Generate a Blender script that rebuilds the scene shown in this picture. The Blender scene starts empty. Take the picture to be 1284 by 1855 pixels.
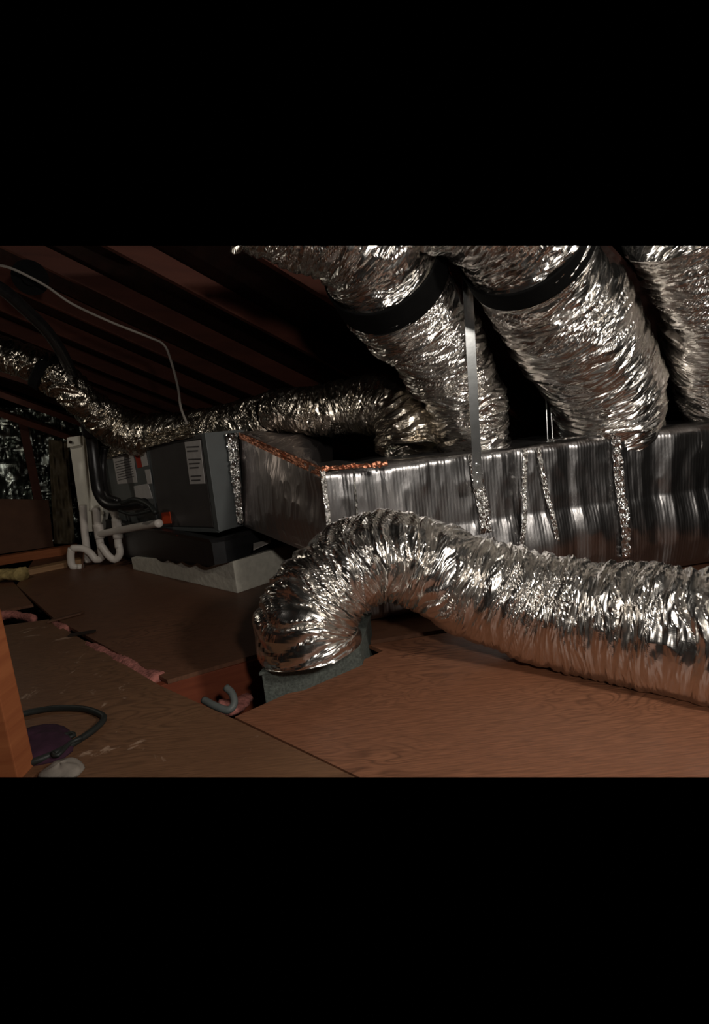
import bpy, bmesh, math, random
import numpy as np
from math import sin, cos, pi, radians, atan2
from mathutils import Vector
random.seed(7)
SC = bpy.context.scene
COL = SC.collection
# ---------------------------------------------------------------- camera
FPX = 950.0
TH, PH = radians(8.8), radians(6.2)
CAM = np.array([0, 0, 1.0])
FW = np.array([0, cos(TH), -sin(TH)])
_R0 = np.array([1., 0, 0]); _U0 = np.array([0, sin(TH), cos(TH)])
RT = _R0*cos(PH) - _U0*sin(PH)
UP = _U0*cos(PH) + _R0*sin(PH)
from mathutils import Matrix
cd = bpy.data.cameras.new('camera'); cam = bpy.data.objects.new('camera', cd); COL.objects.link(cam)
cd.sensor_fit = 'HORIZONTAL'; cd.sensor_width = 36; cd.lens = FPX*36/1284; cd.clip_start = .02
m = Matrix([[RT[i], UP[i], -FW[i], CAM[i]] for i in range(3)] + [[0, 0, 0, 1]])
cam.matrix_world = m
SC.camera = cam
# ---------------------------------------------------------------- world, lights, exposure
w = bpy.data.worlds.new('world'); SC.world = w; w.use_nodes = True
w.node_tree.nodes['Background'].inputs[0].default_value = (0, 0, 0, 1)
w.node_tree.nodes['Background'].inputs[1].default_value = 0
def area(name, loc, target, size, power, col):
    l = bpy.data.lights.new(name, 'AREA'); l.shape = 'DISK'; l.size = size; l.energy = power; l.color = col
    o = bpy.data.objects.new(name, l); COL.objects.link(o); o.location = loc
    o.rotation_euler = (Vector(target) - Vector(loc)).to_track_quat('-Z', 'Y').to_euler()
    return o
area('work_lamp', (1.95, -.15, 1.95), (.6, 2.7, .5), .30, 42, (1, .93, .84))
area('head_lamp', (.40, -.12, 1.40), (-.1, 3.0, .7), .14, 19, (1, .93, .85))
_bl = bpy.data.lights.new('attic_bulb', 'POINT'); _bl.energy = 11.0; _bl.shadow_soft_size = .05; _bl.color = (1, .9, .75)
_bo = bpy.data.objects.new('attic_bulb', _bl); COL.objects.link(_bo); _bo.location = (-3.35, 3.6, 1.8)
SC.view_settings.view_transform = 'Standard'; SC.view_settings.look = 'None'
SC.view_settings.exposure = 0.0; SC.view_settings.gamma = 1
SC.view_settings.use_curve_mapping = False

# ---------------------------------------------------------------- geometry helpers
def ray(x, y): return FW + (x-642)/FPX*RT - (y-927.5)/FPX*UP
def onz(x, y, z=0.0):
    r = ray(x, y); return CAM + r*(z-1)/r[2]
def at(x, y, Y):
    r = ray(x, y); return CAM + r*Y/r[1]
def on_plane(x, y, p0, n):
    r = ray(x, y); return CAM + r*(np.dot(np.array(p0)-CAM, n)/np.dot(r, n))
def proj(p):
    v = np.array(p)-CAM; d = v@FW; return (642+FPX*(v@RT)/d, 927.5-FPX*(v@UP)/d)
def zfor(xy, py):          # height above point xy that meets the sight line of row py
    lo, hi = -1., 4.
    for _ in range(50):
        mid = (lo+hi)/2
        if proj((xy[0], xy[1], mid))[1] > py: lo = mid
        else: hi = mid
    return lo
# the attic is modelled from the near edge of its decking up to this sloping limit
TOPN = np.cross(RT, ray(642, 445)); TOPN /= np.linalg.norm(TOPN)
BOTN = np.cross(RT, ray(642, 1408)); BOTN /= np.linalg.norm(BOTN)
if TOPN@UP < 0: TOPN = -TOPN
if BOTN@UP > 0: BOTN = -BOTN

class MB:
    def __init__(s): s.v = []; s.f = []; s.uv = []
    def add(s, vs, fs, uvs=None):
        b = len(s.v); s.v += [tuple(map(float, v)) for v in vs]; s.f += [tuple(b+i for i in f) for f in fs]
        s.uv += list(uvs) if uvs is not None else [(v[0]+v[1]*.3, v[2]+v[1]*.7) for v in vs]
    def hexa(s, b, t):     # bottom quad, top quad
        n = len(b)
        s.add(list(b)+list(t), [tuple(range(n))[::-1], tuple(range(n, 2*n))] + [(i, (i+1) % n, n+(i+1) % n, n+i) for i in range(n)])
    def prism(s, poly, vec):
        s.hexa([np.array(p) for p in poly], [np.array(p)+np.array(vec) for p in poly])
    def box(s, c, d, rz=0):
        c = np.array(c, float); x = np.array([cos(rz), sin(rz), 0])*d[0]/2; y = np.array([-sin(rz), cos(rz), 0])*d[1]/2; z = np.array([0, 0, d[2]/2])
        s.hexa([c-x-y-z, c+x-y-z, c+x+y-z, c-x+y-z], [c-x-y+z, c+x-y+z, c+x+y+z, c-x+y+z])
    def bar(s, a, b, wv, hv):   # box along a-b; wv, hv full cross-section vectors
        a, b, wv, hv = map(lambda q: np.array(q, float), (a, b, wv, hv))
        s.hexa([a-wv/2-hv/2, a+wv/2-hv/2, a+wv/2+hv/2, a-wv/2+hv/2], [b-wv/2-hv/2, b+wv/2-hv/2, b+wv/2+hv/2, b-wv/2+hv/2])
    def tube(s, pts, r, n=14, step=.02, cap=True):
        P, T, N, B, L, rr = frames(pts, r, step)
        a = np.linspace(0, 2*pi, n, endpoint=False)
        vs = []; uv = []
        for i in range(len(P)):
            for q in a:
                vs.append(P[i] + rr[i]*(N[i]*cos(q)+B[i]*sin(q))); uv.append((L[i], q*rr[i]))
        fs = [(i*n+j, i*n+(j+1) % n, (i+1)*n+(j+1) % n, (i+1)*n+j) for i in range(len(P)-1) for j in range(n)]
        if cap: fs += [tuple(range(n))[::-1], tuple((len(P)-1)*n+j for j in range(n))]
        s.add(vs, fs, uv)
    def build(s, name, mat, parent=None, clip=True, smooth=False, bevel=0, label=None):
        me = bpy.data.meshes.new(name)
        org = Vector(parent_world(parent)) if parent else Vector((0, 0, 0))
        bm = bmesh.new()
        bv = [bm.verts.new(Vector(v)-org) for v in s.v]
        ul = bm.loops.layers.uv.new('UVMap')
        for f in s.f:
            try: fc = bm.faces.new([bv[i] for i in f])
            except ValueError: continue
            fc.smooth = smooth
            for lp, i in zip(fc.loops, f): lp[ul].uv = s.uv[i]
        bmesh.ops.recalc_face_normals(bm, faces=bm.faces)
        if bevel:
            bmesh.ops.bevel(bm, geom=bm.edges[:], offset=bevel, segments=2, profile=.7, affect='EDGES', clamp_overlap=True)
        if clip:
            for nn in (TOPN, BOTN):
                bmesh.ops.bisect_plane(bm, geom=bm.verts[:]+bm.edges[:]+bm.faces[:], dist=1e-5,
                                       plane_co=Vector(CAM)-org, plane_no=Vector(nn), clear_outer=True)
                ed = [e for e in bm.edges if e.is_boundary and all(abs((v.co+org-Vector(CAM)).dot(Vector(nn))) < 1e-4 for v in e.verts)]
                if ed:
                    try: bmesh.ops.holes_fill(bm, edges=ed, sides=0)
                    except Exception: pass
        bm.to_mesh(me); bm.free()
        me.materials.append(mat)
        o = bpy.data.objects.new(name, me); COL.objects.link(o)
        if parent: o.parent = parent
        if label: o['label'] = label
        return o
def parent_world(o):
    v = Vector((0, 0, 0))
    while o: v = v + o.location; o = o.parent
    return v
def thing(name, label, cat, loc, group=None):
    o = bpy.data.objects.new(name, None); COL.objects.link(o); o.location = Vector([float(c) for c in loc]); o.empty_display_size = .1
    return tag(o, label, cat, group)
def tag(o, label, cat, group=None, kind=None):
    o['label'] = label; o['category'] = cat
    if group: o['group'] = group
    if kind: o['kind'] = kind
    return o
def struct(o): o['kind'] = 'structure'; return o

def frames(pts, r, step):
    pts = np.array(pts, float); n = len(pts)
    r = np.array(r if hasattr(r, '__len__') else [r]*n, float)
    if n == 2:
        L = np.linalg.norm(pts[1]-pts[0]); k = max(2, int(L/step)+1)
        t = np.linspace(0, 1, k)[:, None]; P = pts[0]*(1-t)+pts[1]*t; rr = np.interp(t[:, 0], [0, 1], r)
    else:
        P = []; rr = []
        e = np.vstack([2*pts[0]-pts[1], pts, 2*pts[-1]-pts[-2]]); re = np.concatenate([[r[0]], r, [r[-1]]])
        for i in range(1, n):
            p0, p1, p2, p3 = e[i-1:i+3]; q0, q1, q2, q3 = re[i-1:i+3]
            k = max(2, int(np.linalg.norm(p2-p1)/step))
            for t in np.linspace(0, 1, k, endpoint=False):
                h = lambda a, b, c, d: .5*(2*b+(c-a)*t+(2*a-5*b+4*c-d)*t*t+(3*b-a-3*c+d)*t**3)
                P.append(h(p0, p1, p2, p3)); rr.append(h(q0, q1, q2, q3))
        P.append(pts[-1]); rr.append(r[-1]); P = np.array(P); rr = np.array(rr)
    T = np.gradient(P, axis=0); T /= np.linalg.norm(T, axis=1)[:, None]
    L = np.concatenate([[0], np.cumsum(np.linalg.norm(np.diff(P, axis=0), axis=1))])
    ref = np.array([0, 1., 0]) if abs(T[0][1]) < .9 else np.array([1., 0, 0])
    N = [ref - T[0]*(ref@T[0])]; N[0] /= np.linalg.norm(N[0])
    for i in range(1, len(P)):
        q = N[-1]-T[i]*(N[-1]@T[i]); N.append(q/np.linalg.norm(q))
    N = np.array(N); B = np.cross(T, N)
    return P, T, N, B, L, rr

def vnoise(x, y, seed, perx=None):     # 2-D value noise, x may wrap with period perx
    rs = np.random.RandomState(seed); tab = rs.rand(256, 256)
    xi = np.floor(x).astype(int); yi = np.floor(y).astype(int); fx = x-xi; fy = y-yi
    fx = fx*fx*(3-2*fx); fy = fy*fy*(3-2*fy)
    w_ = (lambda q: np.mod(q, perx)) if perx else (lambda q: np.mod(q, 256))
    g = lambda a, b: tab[w_(a) % 256, np.mod(b, 256)]
    return (g(xi, yi)*(1-fx)+g(xi+1, yi)*fx)*(1-fy)+(g(xi, yi+1)*(1-fx)+g(xi+1, yi+1)*fx)*fy
def ridge(x, y, seed, perx=None): return 1-np.abs(2*vnoise(x, y, seed, perx)-1)

def foil_tube(name, pts, r, mat, parent, seed, step=.0045, n=220, coil=.05, camp=.010, amp=.012, clip=True, lump=.02, slouch=0, tw=0.0, label=None, taut=None):
    """gathered foil sleeve over a wire coil: rings, ragged creases and slack folds are real displacement"""
    P, T, N, B, L, rr = frames(pts, r, step)
    a = np.linspace(0, 2*pi, n, endpoint=False)
    A, LL = np.meshgrid(a, L)
    V = A/(2*pi)
    skew = (vnoise(V*3, LL*3, seed+9, 3)-.5)*.12 + (vnoise(V*7, LL*9, seed+10, 7)-.5)*.07
    S = LL+skew+tw*V
    Zc_ = P[:, None, 2]+rr[:, None]*(N[:, None, 2]*np.cos(A)+B[:, None, 2]*np.sin(A))
    q = np.clip((Zc_-taut[0])/(taut[1]-taut[0]), 0, 1) if taut else 1.0
    loose = .36+.64*q*q*(3-2*q) if taut else 1.0
    ring = np.abs(np.sin(pi*S/coil))**.7*camp*(.3+1.3*vnoise(V*5, LL*5, seed+11, 5))
    c1 = (ridge(V*5, S*19, seed+1, 5)-.6)*amp*1.25
    c2 = (ridge(V*13, S*48+V*3, seed+2, 13)-.6)*amp*.75
    c3 = (ridge(V*24+LL*9, S*110+V*20, seed+3)-.5)*amp*.42*(.4+1.2*vnoise(V*4, LL*6, seed+12, 4))
    l1 = (vnoise(V*4, LL*4, seed+4, 4)-.5)*2*lump
    l2 = (vnoise(V*6, LL*8, seed+5, 6)-.5)*lump
    D = (ring+c1+c2+c3)*loose+l1+l2
    R = rr[:, None]+D
    X = P[:, None, :]+R[..., None]*(N[:, None, :]*np.cos(A)[..., None]+B[:, None, :]*np.sin(A)[..., None])
    X = X+T[:, None, :]*((vnoise(V*12, S*30, seed+6, 12)-.5)*amp*1.4*loose)[..., None]
    X[..., 2] = np.maximum(X[..., 2], slouch) if slouch is not None else X[..., 2]
    k = len(P)
    vs = X.reshape(-1, 3)
    fs = [(i*n+j, i*n+(j+1) % n, (i+1)*n+(j+1) % n, (i+1)*n+j) for i in range(k-1) for j in range(n)]
    uv = [(L[i], a[j]*.2) for i in range(k) for j in range(n)]
    mb = MB(); mb.add(vs, fs, uv)
    o = mb.build(name, mat, parent, clip=clip, smooth=False, label=label)
    return o

def patch(name, c, nu, nv, mat, parent, fn=None, seed=0, thick=0, clip=False, smooth=False, uvs=(1, 1), label=None):
    """bilinear sheet on corners c = [a,b,c,d] (a-b along u, a-d along v), pushed along its normal by fn(u,v)"""
    a, b, c2, d = [np.array(q, float) for q in c]
    nrm = np.cross(b-a, d-a); nrm /= np.linalg.norm(nrm)
    if nrm@(CAM-a) < 0: nrm = -nrm
    u, v = np.meshgrid(np.linspace(0, 1, nu), np.linspace(0, 1, nv))
    X = (a*((1-u)*(1-v))[..., None]+b*(u*(1-v))[..., None]+c2*(u*v)[..., None]+d*((1-u)*v)[..., None])
    if fn is not None: X = X+nrm*fn(u, v)[..., None]
    fs = [(i*nu+j, i*nu+j+1, (i+1)*nu+j+1, (i+1)*nu+j) for i in range(nv-1) for j in range(nu-1)]
    lu = np.linalg.norm(b-a); lv = np.linalg.norm(d-a)
    vs = list(X.reshape(-1, 3)); uv = list(zip((u*lu*uvs[0]).ravel(), (v*lv*uvs[1]).ravel()))
    mb = MB(); mb.add(vs, fs, uv)
    if thick:
        k = nu*nv; back = [p-nrm*thick for p in vs]
        mb = MB(); rim = [j for j in range(nu)]+[i*nu+nu-1 for i in range(1, nv)]+[(nv-1)*nu+j for j in range(nu-2, -1, -1)]+[i*nu for i in range(nv-2, 0, -1)]
        fs2 = fs+[tuple(q+k for q in f[::-1]) for f in fs]+[(rim[i], rim[(i+1) % len(rim)], rim[(i+1) % len(rim)]+k, rim[i]+k) for i in range(len(rim))]
        mb.add(vs+back, fs2, uv+uv)
    return mb.build(name, mat, parent, clip=clip, smooth=smooth, label=label)

# ---------------------------------------------------------------- materials
def mat(name, col, rough=.6, metal=0, spec=.3):
    m = bpy.data.materials.new(name); m.use_nodes = True; b = m.node_tree.nodes['Principled BSDF']
    b.inputs['Base Color'].default_value = (*col, 1); b.inputs['Roughness'].default_value = rough
    b.inputs['Metallic'].default_value = metal; b.inputs['Specular IOR Level'].default_value = spec
    return m, m.node_tree, b
def nd(t, typ, **kw):
    n = t.nodes.new(typ)
    for k, v in kw.items():
        if k in n.inputs: n.inputs[k].default_value = v
        else: setattr(n, k, v)
    return n
def coords(t, kind, scale, rot=(0, 0, 0)):
    c = t.nodes.new('ShaderNodeTexCoord'); mp = t.nodes.new('ShaderNodeMapping')
    mp.inputs['Scale'].default_value = scale; mp.inputs['Rotation'].default_value = rot
    t.links.new(c.outputs[kind], mp.inputs['Vector']); return mp.outputs[0]
def ramp(t, src, stops):
    r = t.nodes.new('ShaderNodeValToRGB'); e = r.color_ramp.elements
    while len(e) < len(stops): e.new(.5)
    for q, (p, c) in zip(e, stops): q.position = p; q.color = (*c, 1) if len(c) == 3 else c
    t.links.new(src, r.inputs[0]); return r.outputs[0]
def simple(name, col, rough=.6, metal=0, var=.25, scale=30, bump=.1, spec=.3):
    m, t, b = mat(name, col, rough, metal, spec)
    v = coords(t, 'Object', (scale,)*3); n = nd(t, 'ShaderNodeTexNoise', Scale=1.0, Detail=4.0); t.links.new(v, n.inputs['Vector'])
    c = ramp(t, n.outputs['Fac'], [(.3, tuple(x*(1-var) for x in col)), (.7, tuple(min(1, x*(1+var)) for x in col))])
    t.links.new(c, b.inputs['Base Color'])
    if bump:
        bp = nd(t, 'ShaderNodeBump', Strength=bump, Distance=.01); t.links.new(n.outputs['Fac'], bp.inputs['Height']); t.links.new(bp.outputs[0], b.inputs['Normal'])
    return m
def foil(name, col, rough, su, sv, strength, vor=60, vs=.35, dist=.01):
    m, t, b = mat(name, col, rough, 1.0)
    v = coords(t, 'UV', (su, sv, 1))
    n = nd(t, 'ShaderNodeTexNoise', Scale=1.0, Detail=5.0, Roughness=.65); n.noise_type = 'RIDGED_MULTIFRACTAL' if hasattr(n, 'noise_type') else n.noise_type
    t.links.new(v, n.inputs['Vector'])
    b1 = nd(t, 'ShaderNodeBump', Strength=strength, Distance=dist); t.links.new(n.outputs['Fac'], b1.inputs['Height'])
    v2 = coords(t, 'UV', (vor, vor*.6, 1)); vo = nd(t, 'ShaderNodeTexVoronoi', Scale=1.0, Randomness=1.0); t.links.new(v2, vo.inputs['Vector'])
    b2 = nd(t, 'ShaderNodeBump', Strength=vs, Distance=dist*.5); t.links.new(vo.outputs['Distance'], b2.inputs['Height'])
    t.links.new(b1.outputs[0], b2.inputs['Normal']); t.links.new(b2.outputs[0], b.inputs['Normal'])
    return m
def ply(name, c0, c1, rot, stain=None, grain=1.0, rough=.5):
    m, t, b = mat(name, c0, rough, 0, .35)
    v = coords(t, 'Object', (1.1, 4.2, 1), (0, 0, rot))
    n = nd(t, 'ShaderNodeTexNoise', Scale=1.6, Detail=2.0, Distortion=.9); t.links.new(v, n.inputs['Vector'])
    mul = nd(t, 'ShaderNodeMath', operation='MULTIPLY'); mul.inputs[1].default_value = 16; t.links.new(n.outputs['Fac'], mul.inputs[0])
    fr = nd(t, 'ShaderNodeMath', operation='PINGPONG'); fr.inputs[1].default_value = .5; t.links.new(mul.outputs[0], fr.inputs[0])
    cath = ramp(t, fr.outputs[0], [(.0, (1, 1, 1)), (.12, (.55, .55, .55)), (.3, (0, 0, 0))])
    v3 = coords(t, 'Object', (12, 160, 1), (0, 0, rot)); n3 = nd(t, 'ShaderNodeTexNoise', Scale=1.0, Detail=3.0); t.links.new(v3, n3.inputs['Vector'])
    v4 = coords(t, 'Object', (1.3, 1.3, 1)); n4 = nd(t, 'ShaderNodeTexNoise', Scale=1.0, Detail=4.0); t.links.new(v4, n4.inputs['Vector'])
    base = ramp(t, n4.outputs['Fac'], [(.3, c0), (.7, c1)])
    mx = nd(t, 'ShaderNodeMix', data_type='RGBA', blend_type='MULTIPLY'); mx.inputs[0].default_value = 1
    gr = ramp(t, n3.outputs['Fac'], [(.3, (1-.35*grain,)*3), (.65, (1.08,)*3)])
    t.links.new(base, mx.inputs[6]); t.links.new(gr, mx.inputs[7])
    mask = ramp(t, n4.outputs['Fac'], [(.42, (0, 0, 0)), (.6, (.85*grain,)*3)])
    ml = nd(t, 'ShaderNodeMath', operation='MULTIPLY'); t.links.new(cath, ml.inputs[0]); t.links.new(mask, ml.inputs[1])
    mx2 = nd(t, 'ShaderNodeMix', data_type='RGBA', blend_type='MIX'); t.links.new(ml.outputs[0], mx2.inputs[0])
    t.links.new(mx.outputs[2], mx2.inputs[6]); mx2.inputs[7].default_value = (*[x*.35 for x in c0], 1)
    out = mx2.outputs[2]
    if stain:
        v5 = coords(t, 'Object', (5, 5, 1)); n5 = nd(t, 'ShaderNodeTexNoise', Scale=1.0, Detail=8.0, Roughness=.7, Distortion=1.5); t.links.new(v5, n5.inputs['Vector'])
        mk = ramp(t, n5.outputs['Fac'], [(.60, (0, 0, 0)), (.66, (.6,)*3)])
        mx3 = nd(t, 'ShaderNodeMix', data_type='RGBA'); t.links.new(mk, mx3.inputs[0]); t.links.new(out, mx3.inputs[6]); mx3.inputs[7].default_value = (*stain, 1); out = mx3.outputs[2]
    t.links.new(out, b.inputs['Base Color'])
    bp = nd(t, 'ShaderNodeBump', Strength=.25, Distance=.004); t.links.new(n3.outputs['Fac'], bp.inputs['Height']); t.links.new(bp.outputs[0], b.inputs['Normal'])
    rr = ramp(t, n4.outputs['Fac'], [(.3, (rough-.08,)*3), (.7, (rough+.12,)*3)]); t.links.new(rr, b.inputs['Roughness'])
    return m
def timber(name, c0, c1, sc=(3, 3, 40)):
    m, t, b = mat(name, c0, .65, 0, .25)
    v = coords(t, 'Object', sc); n = nd(t, 'ShaderNodeTexNoise', Scale=1.0, Detail=4.0, Distortion=.4); t.links.new(v, n.inputs['Vector'])
    t.links.new(ramp(t, n.outputs['Fac'], [(.3, c0), (.7, c1)]), b.inputs['Base Color'])
    return m
M = {}
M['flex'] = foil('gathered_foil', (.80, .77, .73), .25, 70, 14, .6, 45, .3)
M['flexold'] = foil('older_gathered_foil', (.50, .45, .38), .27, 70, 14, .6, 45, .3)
def ribbed_foil():
    m, t, b = mat('ribbed_foil_wrap', (.37, .36, .36), .31, 1.0)
    v = coords(t, 'UV', (1, 1, 1)); wv = nd(t, 'ShaderNodeTexWave', Scale=18.0, Distortion=.6, Detail=1.0); wv.inputs['Detail Scale'].default_value = 1.5
    t.links.new(v, wv.inputs['Vector'])
    v2 = coords(t, 'UV', (9, 2.2, 1)); n = nd(t, 'ShaderNodeTexNoise', Scale=1.0, Detail=5.0, Roughness=.6); t.links.new(v2, n.inputs['Vector'])
    b1 = nd(t, 'ShaderNodeBump', Strength=.14, Distance=.003); t.links.new(wv.outputs['Fac'], b1.inputs['Height'])
    b2 = nd(t, 'ShaderNodeBump', Strength=.22, Distance=.03); t.links.new(n.outputs['Fac'], b2.inputs['Height']); t.links.new(b1.outputs[0], b2.inputs['Normal'])
    t.links.new(b2.outputs[0], b.inputs['Normal'])
    return m
M['wrap'] = ribbed_foil()
M['plenfoil'] = foil('plenum_foil', (.52, .46, .44), .42, 60, 7, .5, 25, .1)
M['tape'] = foil('foil_tape', (.9, .89, .87), .2, 35, 35, .7, 60, .5)
M['wallfoil'] = foil('batt_foil', (.28, .31, .28), .3, 5, 4, .6, 7, .3, .03)
M['steel'] = simple('galvanised_steel', (.75, .77, .77), .25, 1, .12, 14, .05)
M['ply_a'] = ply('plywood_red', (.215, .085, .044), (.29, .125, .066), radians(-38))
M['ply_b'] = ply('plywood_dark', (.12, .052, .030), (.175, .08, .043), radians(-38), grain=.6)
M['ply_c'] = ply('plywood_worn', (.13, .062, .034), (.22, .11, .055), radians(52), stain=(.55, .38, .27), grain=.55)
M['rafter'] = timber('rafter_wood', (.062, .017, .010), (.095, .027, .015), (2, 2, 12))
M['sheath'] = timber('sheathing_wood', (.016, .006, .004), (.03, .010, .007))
M['joist'] = timber('joist_red', (.15, .035, .016), (.20, .05, .022))
M['orange'] = timber('orange_pine', (.27, .08, .03), (.36, .12, .045))
M['oldwood'] = timber('old_board', (.28, .15, .07), (.38, .22, .11))
M['black'] = simple('black_plastic', (.012, .012, .013), .4, 0, .3, 10, .05, .5)
M['rubber'] = simple('black_foam_rubber', (.012, .011, .011), .35, 0, .3, 20, .1, .5)
M['strap'] = simple('black_strap', (.004, .004, .004), .8, 0, .2, 20, 0, .08)
M['grey'] = simple('grey_cabinet_paint', (.12, .13, .13), .4, 0, .08, 6, .02, .4)
M['greydark'] = simple('dark_grey_panel', (.075, .068, .066), .4, 0, .1, 6, .02, .4)
M['paper'] = simple('paper_label', (.60, .57, .55), .7, 0, .06, 20, 0)
M['ink'] = simple('label_print', (.10, .09, .09), .7, 0, .1, 20, 0)
M['orangelabel'] = simple('orange_sticker', (.75, .09, .025), .6, 0, .1, 20, 0)
M['redlabel'] = simple('red_sticker', (.45, .04, .02), .6, 0, .1, 20, 0)
M['concrete'] = simple('pale_foam_block', (.58, .55, .47), .85, 0, .12, 25, .4)
M['white'] = simple('off_white_plastic', (.85, .82, .72), .5, 0, .06, 10, .02)
M['pvc'] = simple('white_pvc', (.72, .66, .60), .4, 0, .06, 15, .02, .4)
M['board'] = simple('green_grey_duct_board', (.075, .085, .075), .9, 0, .35, 90, .5)
M['pink'] = simple('pink_fibreglass', (.40, .15, .125), .95, 0, .35, 45, .8)
M['cable'] = simple('grey_cable', (.10, .11, .105), .5, 0, .15, 15, .05)
M['cablewhite'] = simple('pale_cable', (.27, .24, .21), .5, 0, .1, 15, .05)
M['blackcable'] = simple('black_cable', (.02, .022, .02), .5, 0, .15, 15, .05)
M['brownboard'] = simple('brown_board', (.10, .045, .025), .75, 0, .15, 6, .1)
M['purple'] = simple('purple_cloth', (.035, .012, .025), .9, 0, .3, 20, .4)
M['rag'] = simple('pale_rag', (.22, .19, .16), .9, 0, .2, 20, .4)
M['yellow'] = simple('yellowish_batt', (.40, .30, .12), .95, 0, .3, 25, .8)
M['darkgap'] = simple('near_black_brown', (.02, .012, .008), .95, 0, .3, 12, .1)  # even near-black brown for the bay floor, thin strip and bracket knockout

# ================================================================ FLOOR
def sheet(name, pix, m, label, z=0.0, th=.019, extra=None):
    poly = [onz(*p, z) if len(p) == 2 else np.array(p) for p in pix]
    mb = MB(); mb.prism([p-np.array([0, 0, th]) for p in poly], (0, 0, th))
    o = mb.build(name, m, clip=True)
    return o
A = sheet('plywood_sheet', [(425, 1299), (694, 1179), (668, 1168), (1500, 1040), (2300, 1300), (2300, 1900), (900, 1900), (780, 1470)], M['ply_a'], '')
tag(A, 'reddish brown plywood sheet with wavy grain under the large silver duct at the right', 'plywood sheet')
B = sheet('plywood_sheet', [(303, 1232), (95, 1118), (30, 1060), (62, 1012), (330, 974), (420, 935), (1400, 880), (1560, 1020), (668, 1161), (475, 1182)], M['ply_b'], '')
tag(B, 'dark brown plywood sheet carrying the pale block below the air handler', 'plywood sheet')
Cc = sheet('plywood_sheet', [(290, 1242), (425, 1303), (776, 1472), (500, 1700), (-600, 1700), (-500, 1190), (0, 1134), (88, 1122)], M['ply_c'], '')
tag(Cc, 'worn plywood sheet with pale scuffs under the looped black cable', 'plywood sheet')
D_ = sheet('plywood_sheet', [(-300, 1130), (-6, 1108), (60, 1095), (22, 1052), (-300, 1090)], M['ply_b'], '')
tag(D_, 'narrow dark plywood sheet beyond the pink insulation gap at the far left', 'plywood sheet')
# joist bay below the opening
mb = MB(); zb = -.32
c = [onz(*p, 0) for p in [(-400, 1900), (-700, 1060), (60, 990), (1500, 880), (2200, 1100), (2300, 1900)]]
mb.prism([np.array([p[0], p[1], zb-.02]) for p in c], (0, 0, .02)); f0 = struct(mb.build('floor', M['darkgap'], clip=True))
j0, j1 = onz(296, 1233), onz(700, 1125); jd = (j1-j0)/np.linalg.norm(j1-j0); jn = np.array([-jd[1], jd[0], 0])
mb = MB(); mb.bar(j0-jd*.5+jn*.025+[0, 0, -.155], j1+jn*.025+[0, 0, -.155], jn*.045, (0, 0, .27))
tag(mb.build('floor_joist', M['joist'], bevel=.003), 'reddish orange joist exposed in the floor opening beside the elbow duct', 'joist')
k0, k1 = onz(360, 1330), onz(720, 1176)
mb = MB(); mb.bar(k0+[0, 0, -.16], k1+[0, 0, -.16], jn*.045, (0, 0, .27))
mb2 = mb.build('floor_joist', M['oldwood'], bevel=.003); tag(mb2, 'pale joist edge showing behind the corner of the green grey boot box', 'joist')

def fluff(name, path, wid, m, z, seed, h=.03):
    """ragged batt of fibre: lumpy strip along a floor path"""
    rs = np.random.RandomState(seed)
    P = np.array([onz(*p, z) for p in path]); PP, T, N, B_, L, rr = frames(P, wid, .012)
    mb = MB(); n = 14; vs = []; fs = []
    for i in range(len(PP)):
        s = np.array([-T[i][1], T[i][0], 0]); s /= np.linalg.norm(s)
        for j in range(n):
            a = 2*pi*j/n; q = 1+.25*(rs.rand()-.5)
            vs.append(PP[i]+s*cos(a)*rr[i]*q+np.array([0, 0, sin(a)*h*q*(.6+.5*sin(i*.11+seed)**2)]))
    for i in range(len(PP)-1):
        for j in range(n): fs.append((i*n+j, i*n+(j+1) % n, (i+1)*n+(j+1) % n, (i+1)*n+j))
    fs += [tuple(range(n))[::-1], tuple((len(PP)-1)*n+j for j in range(n))]
    mb.add(vs, fs); return mb.build(name, m, smooth=True, clip=True)
tag(fluff('insulation_batt', [(150, 1166), (200, 1190), (245, 1212), (287, 1232)], [.02, .035, .035, .05], M['pink'], -.02, 3), 'pink fibreglass strip poking up through the seam between two plywood sheets', 'insulation')
tag(fluff('insulation_batt', [(-20, 1118), (25, 1114), (62, 1122)], [.05, .04, .02], M['pink'], -.018, 4), 'pink fibreglass tuft at the left edge beside the narrow far sheet', 'insulation')
tag(fluff('insulation_batt', [(398, 1282), (425, 1278), (450, 1262)], [.05, .06, .03], M['pink'], -.12, 5), 'pink fibreglass clump down in the opening under the grey cable', 'insulation')
tag(fluff('insulation_batt', [(95, 1130), (118, 1142)], [.03, .03], M['pink'], -.018, 6), 'small pink fibreglass tuft midway along the floor seam', 'insulation')
# loose dark strips lying on the sheet seam
mb = MB(); a, b = onz(90, 1128), onz(150, 1112); mb.bar(a+[0, 0, .01], b+[0, 0, .01], (.0, .05, 0), (0, 0, .012))
tag(mb.build('wood_strip', M['brownboard'], bevel=.003), 'short dark wood strip lying across the seam near the pink tuft', 'wood strip')
mb = MB(); a, b = onz(126, 1153), onz(172, 1146); mb.bar(a+[0, 0, .008], b+[0, 0, .008], (0, .035, 0), (0, 0, .01))
tag(mb.build('wood_strip', M['darkgap'], bevel=.002), 'thin black strip on the dark sheet beside the floor seam', 'wood strip')

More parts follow.
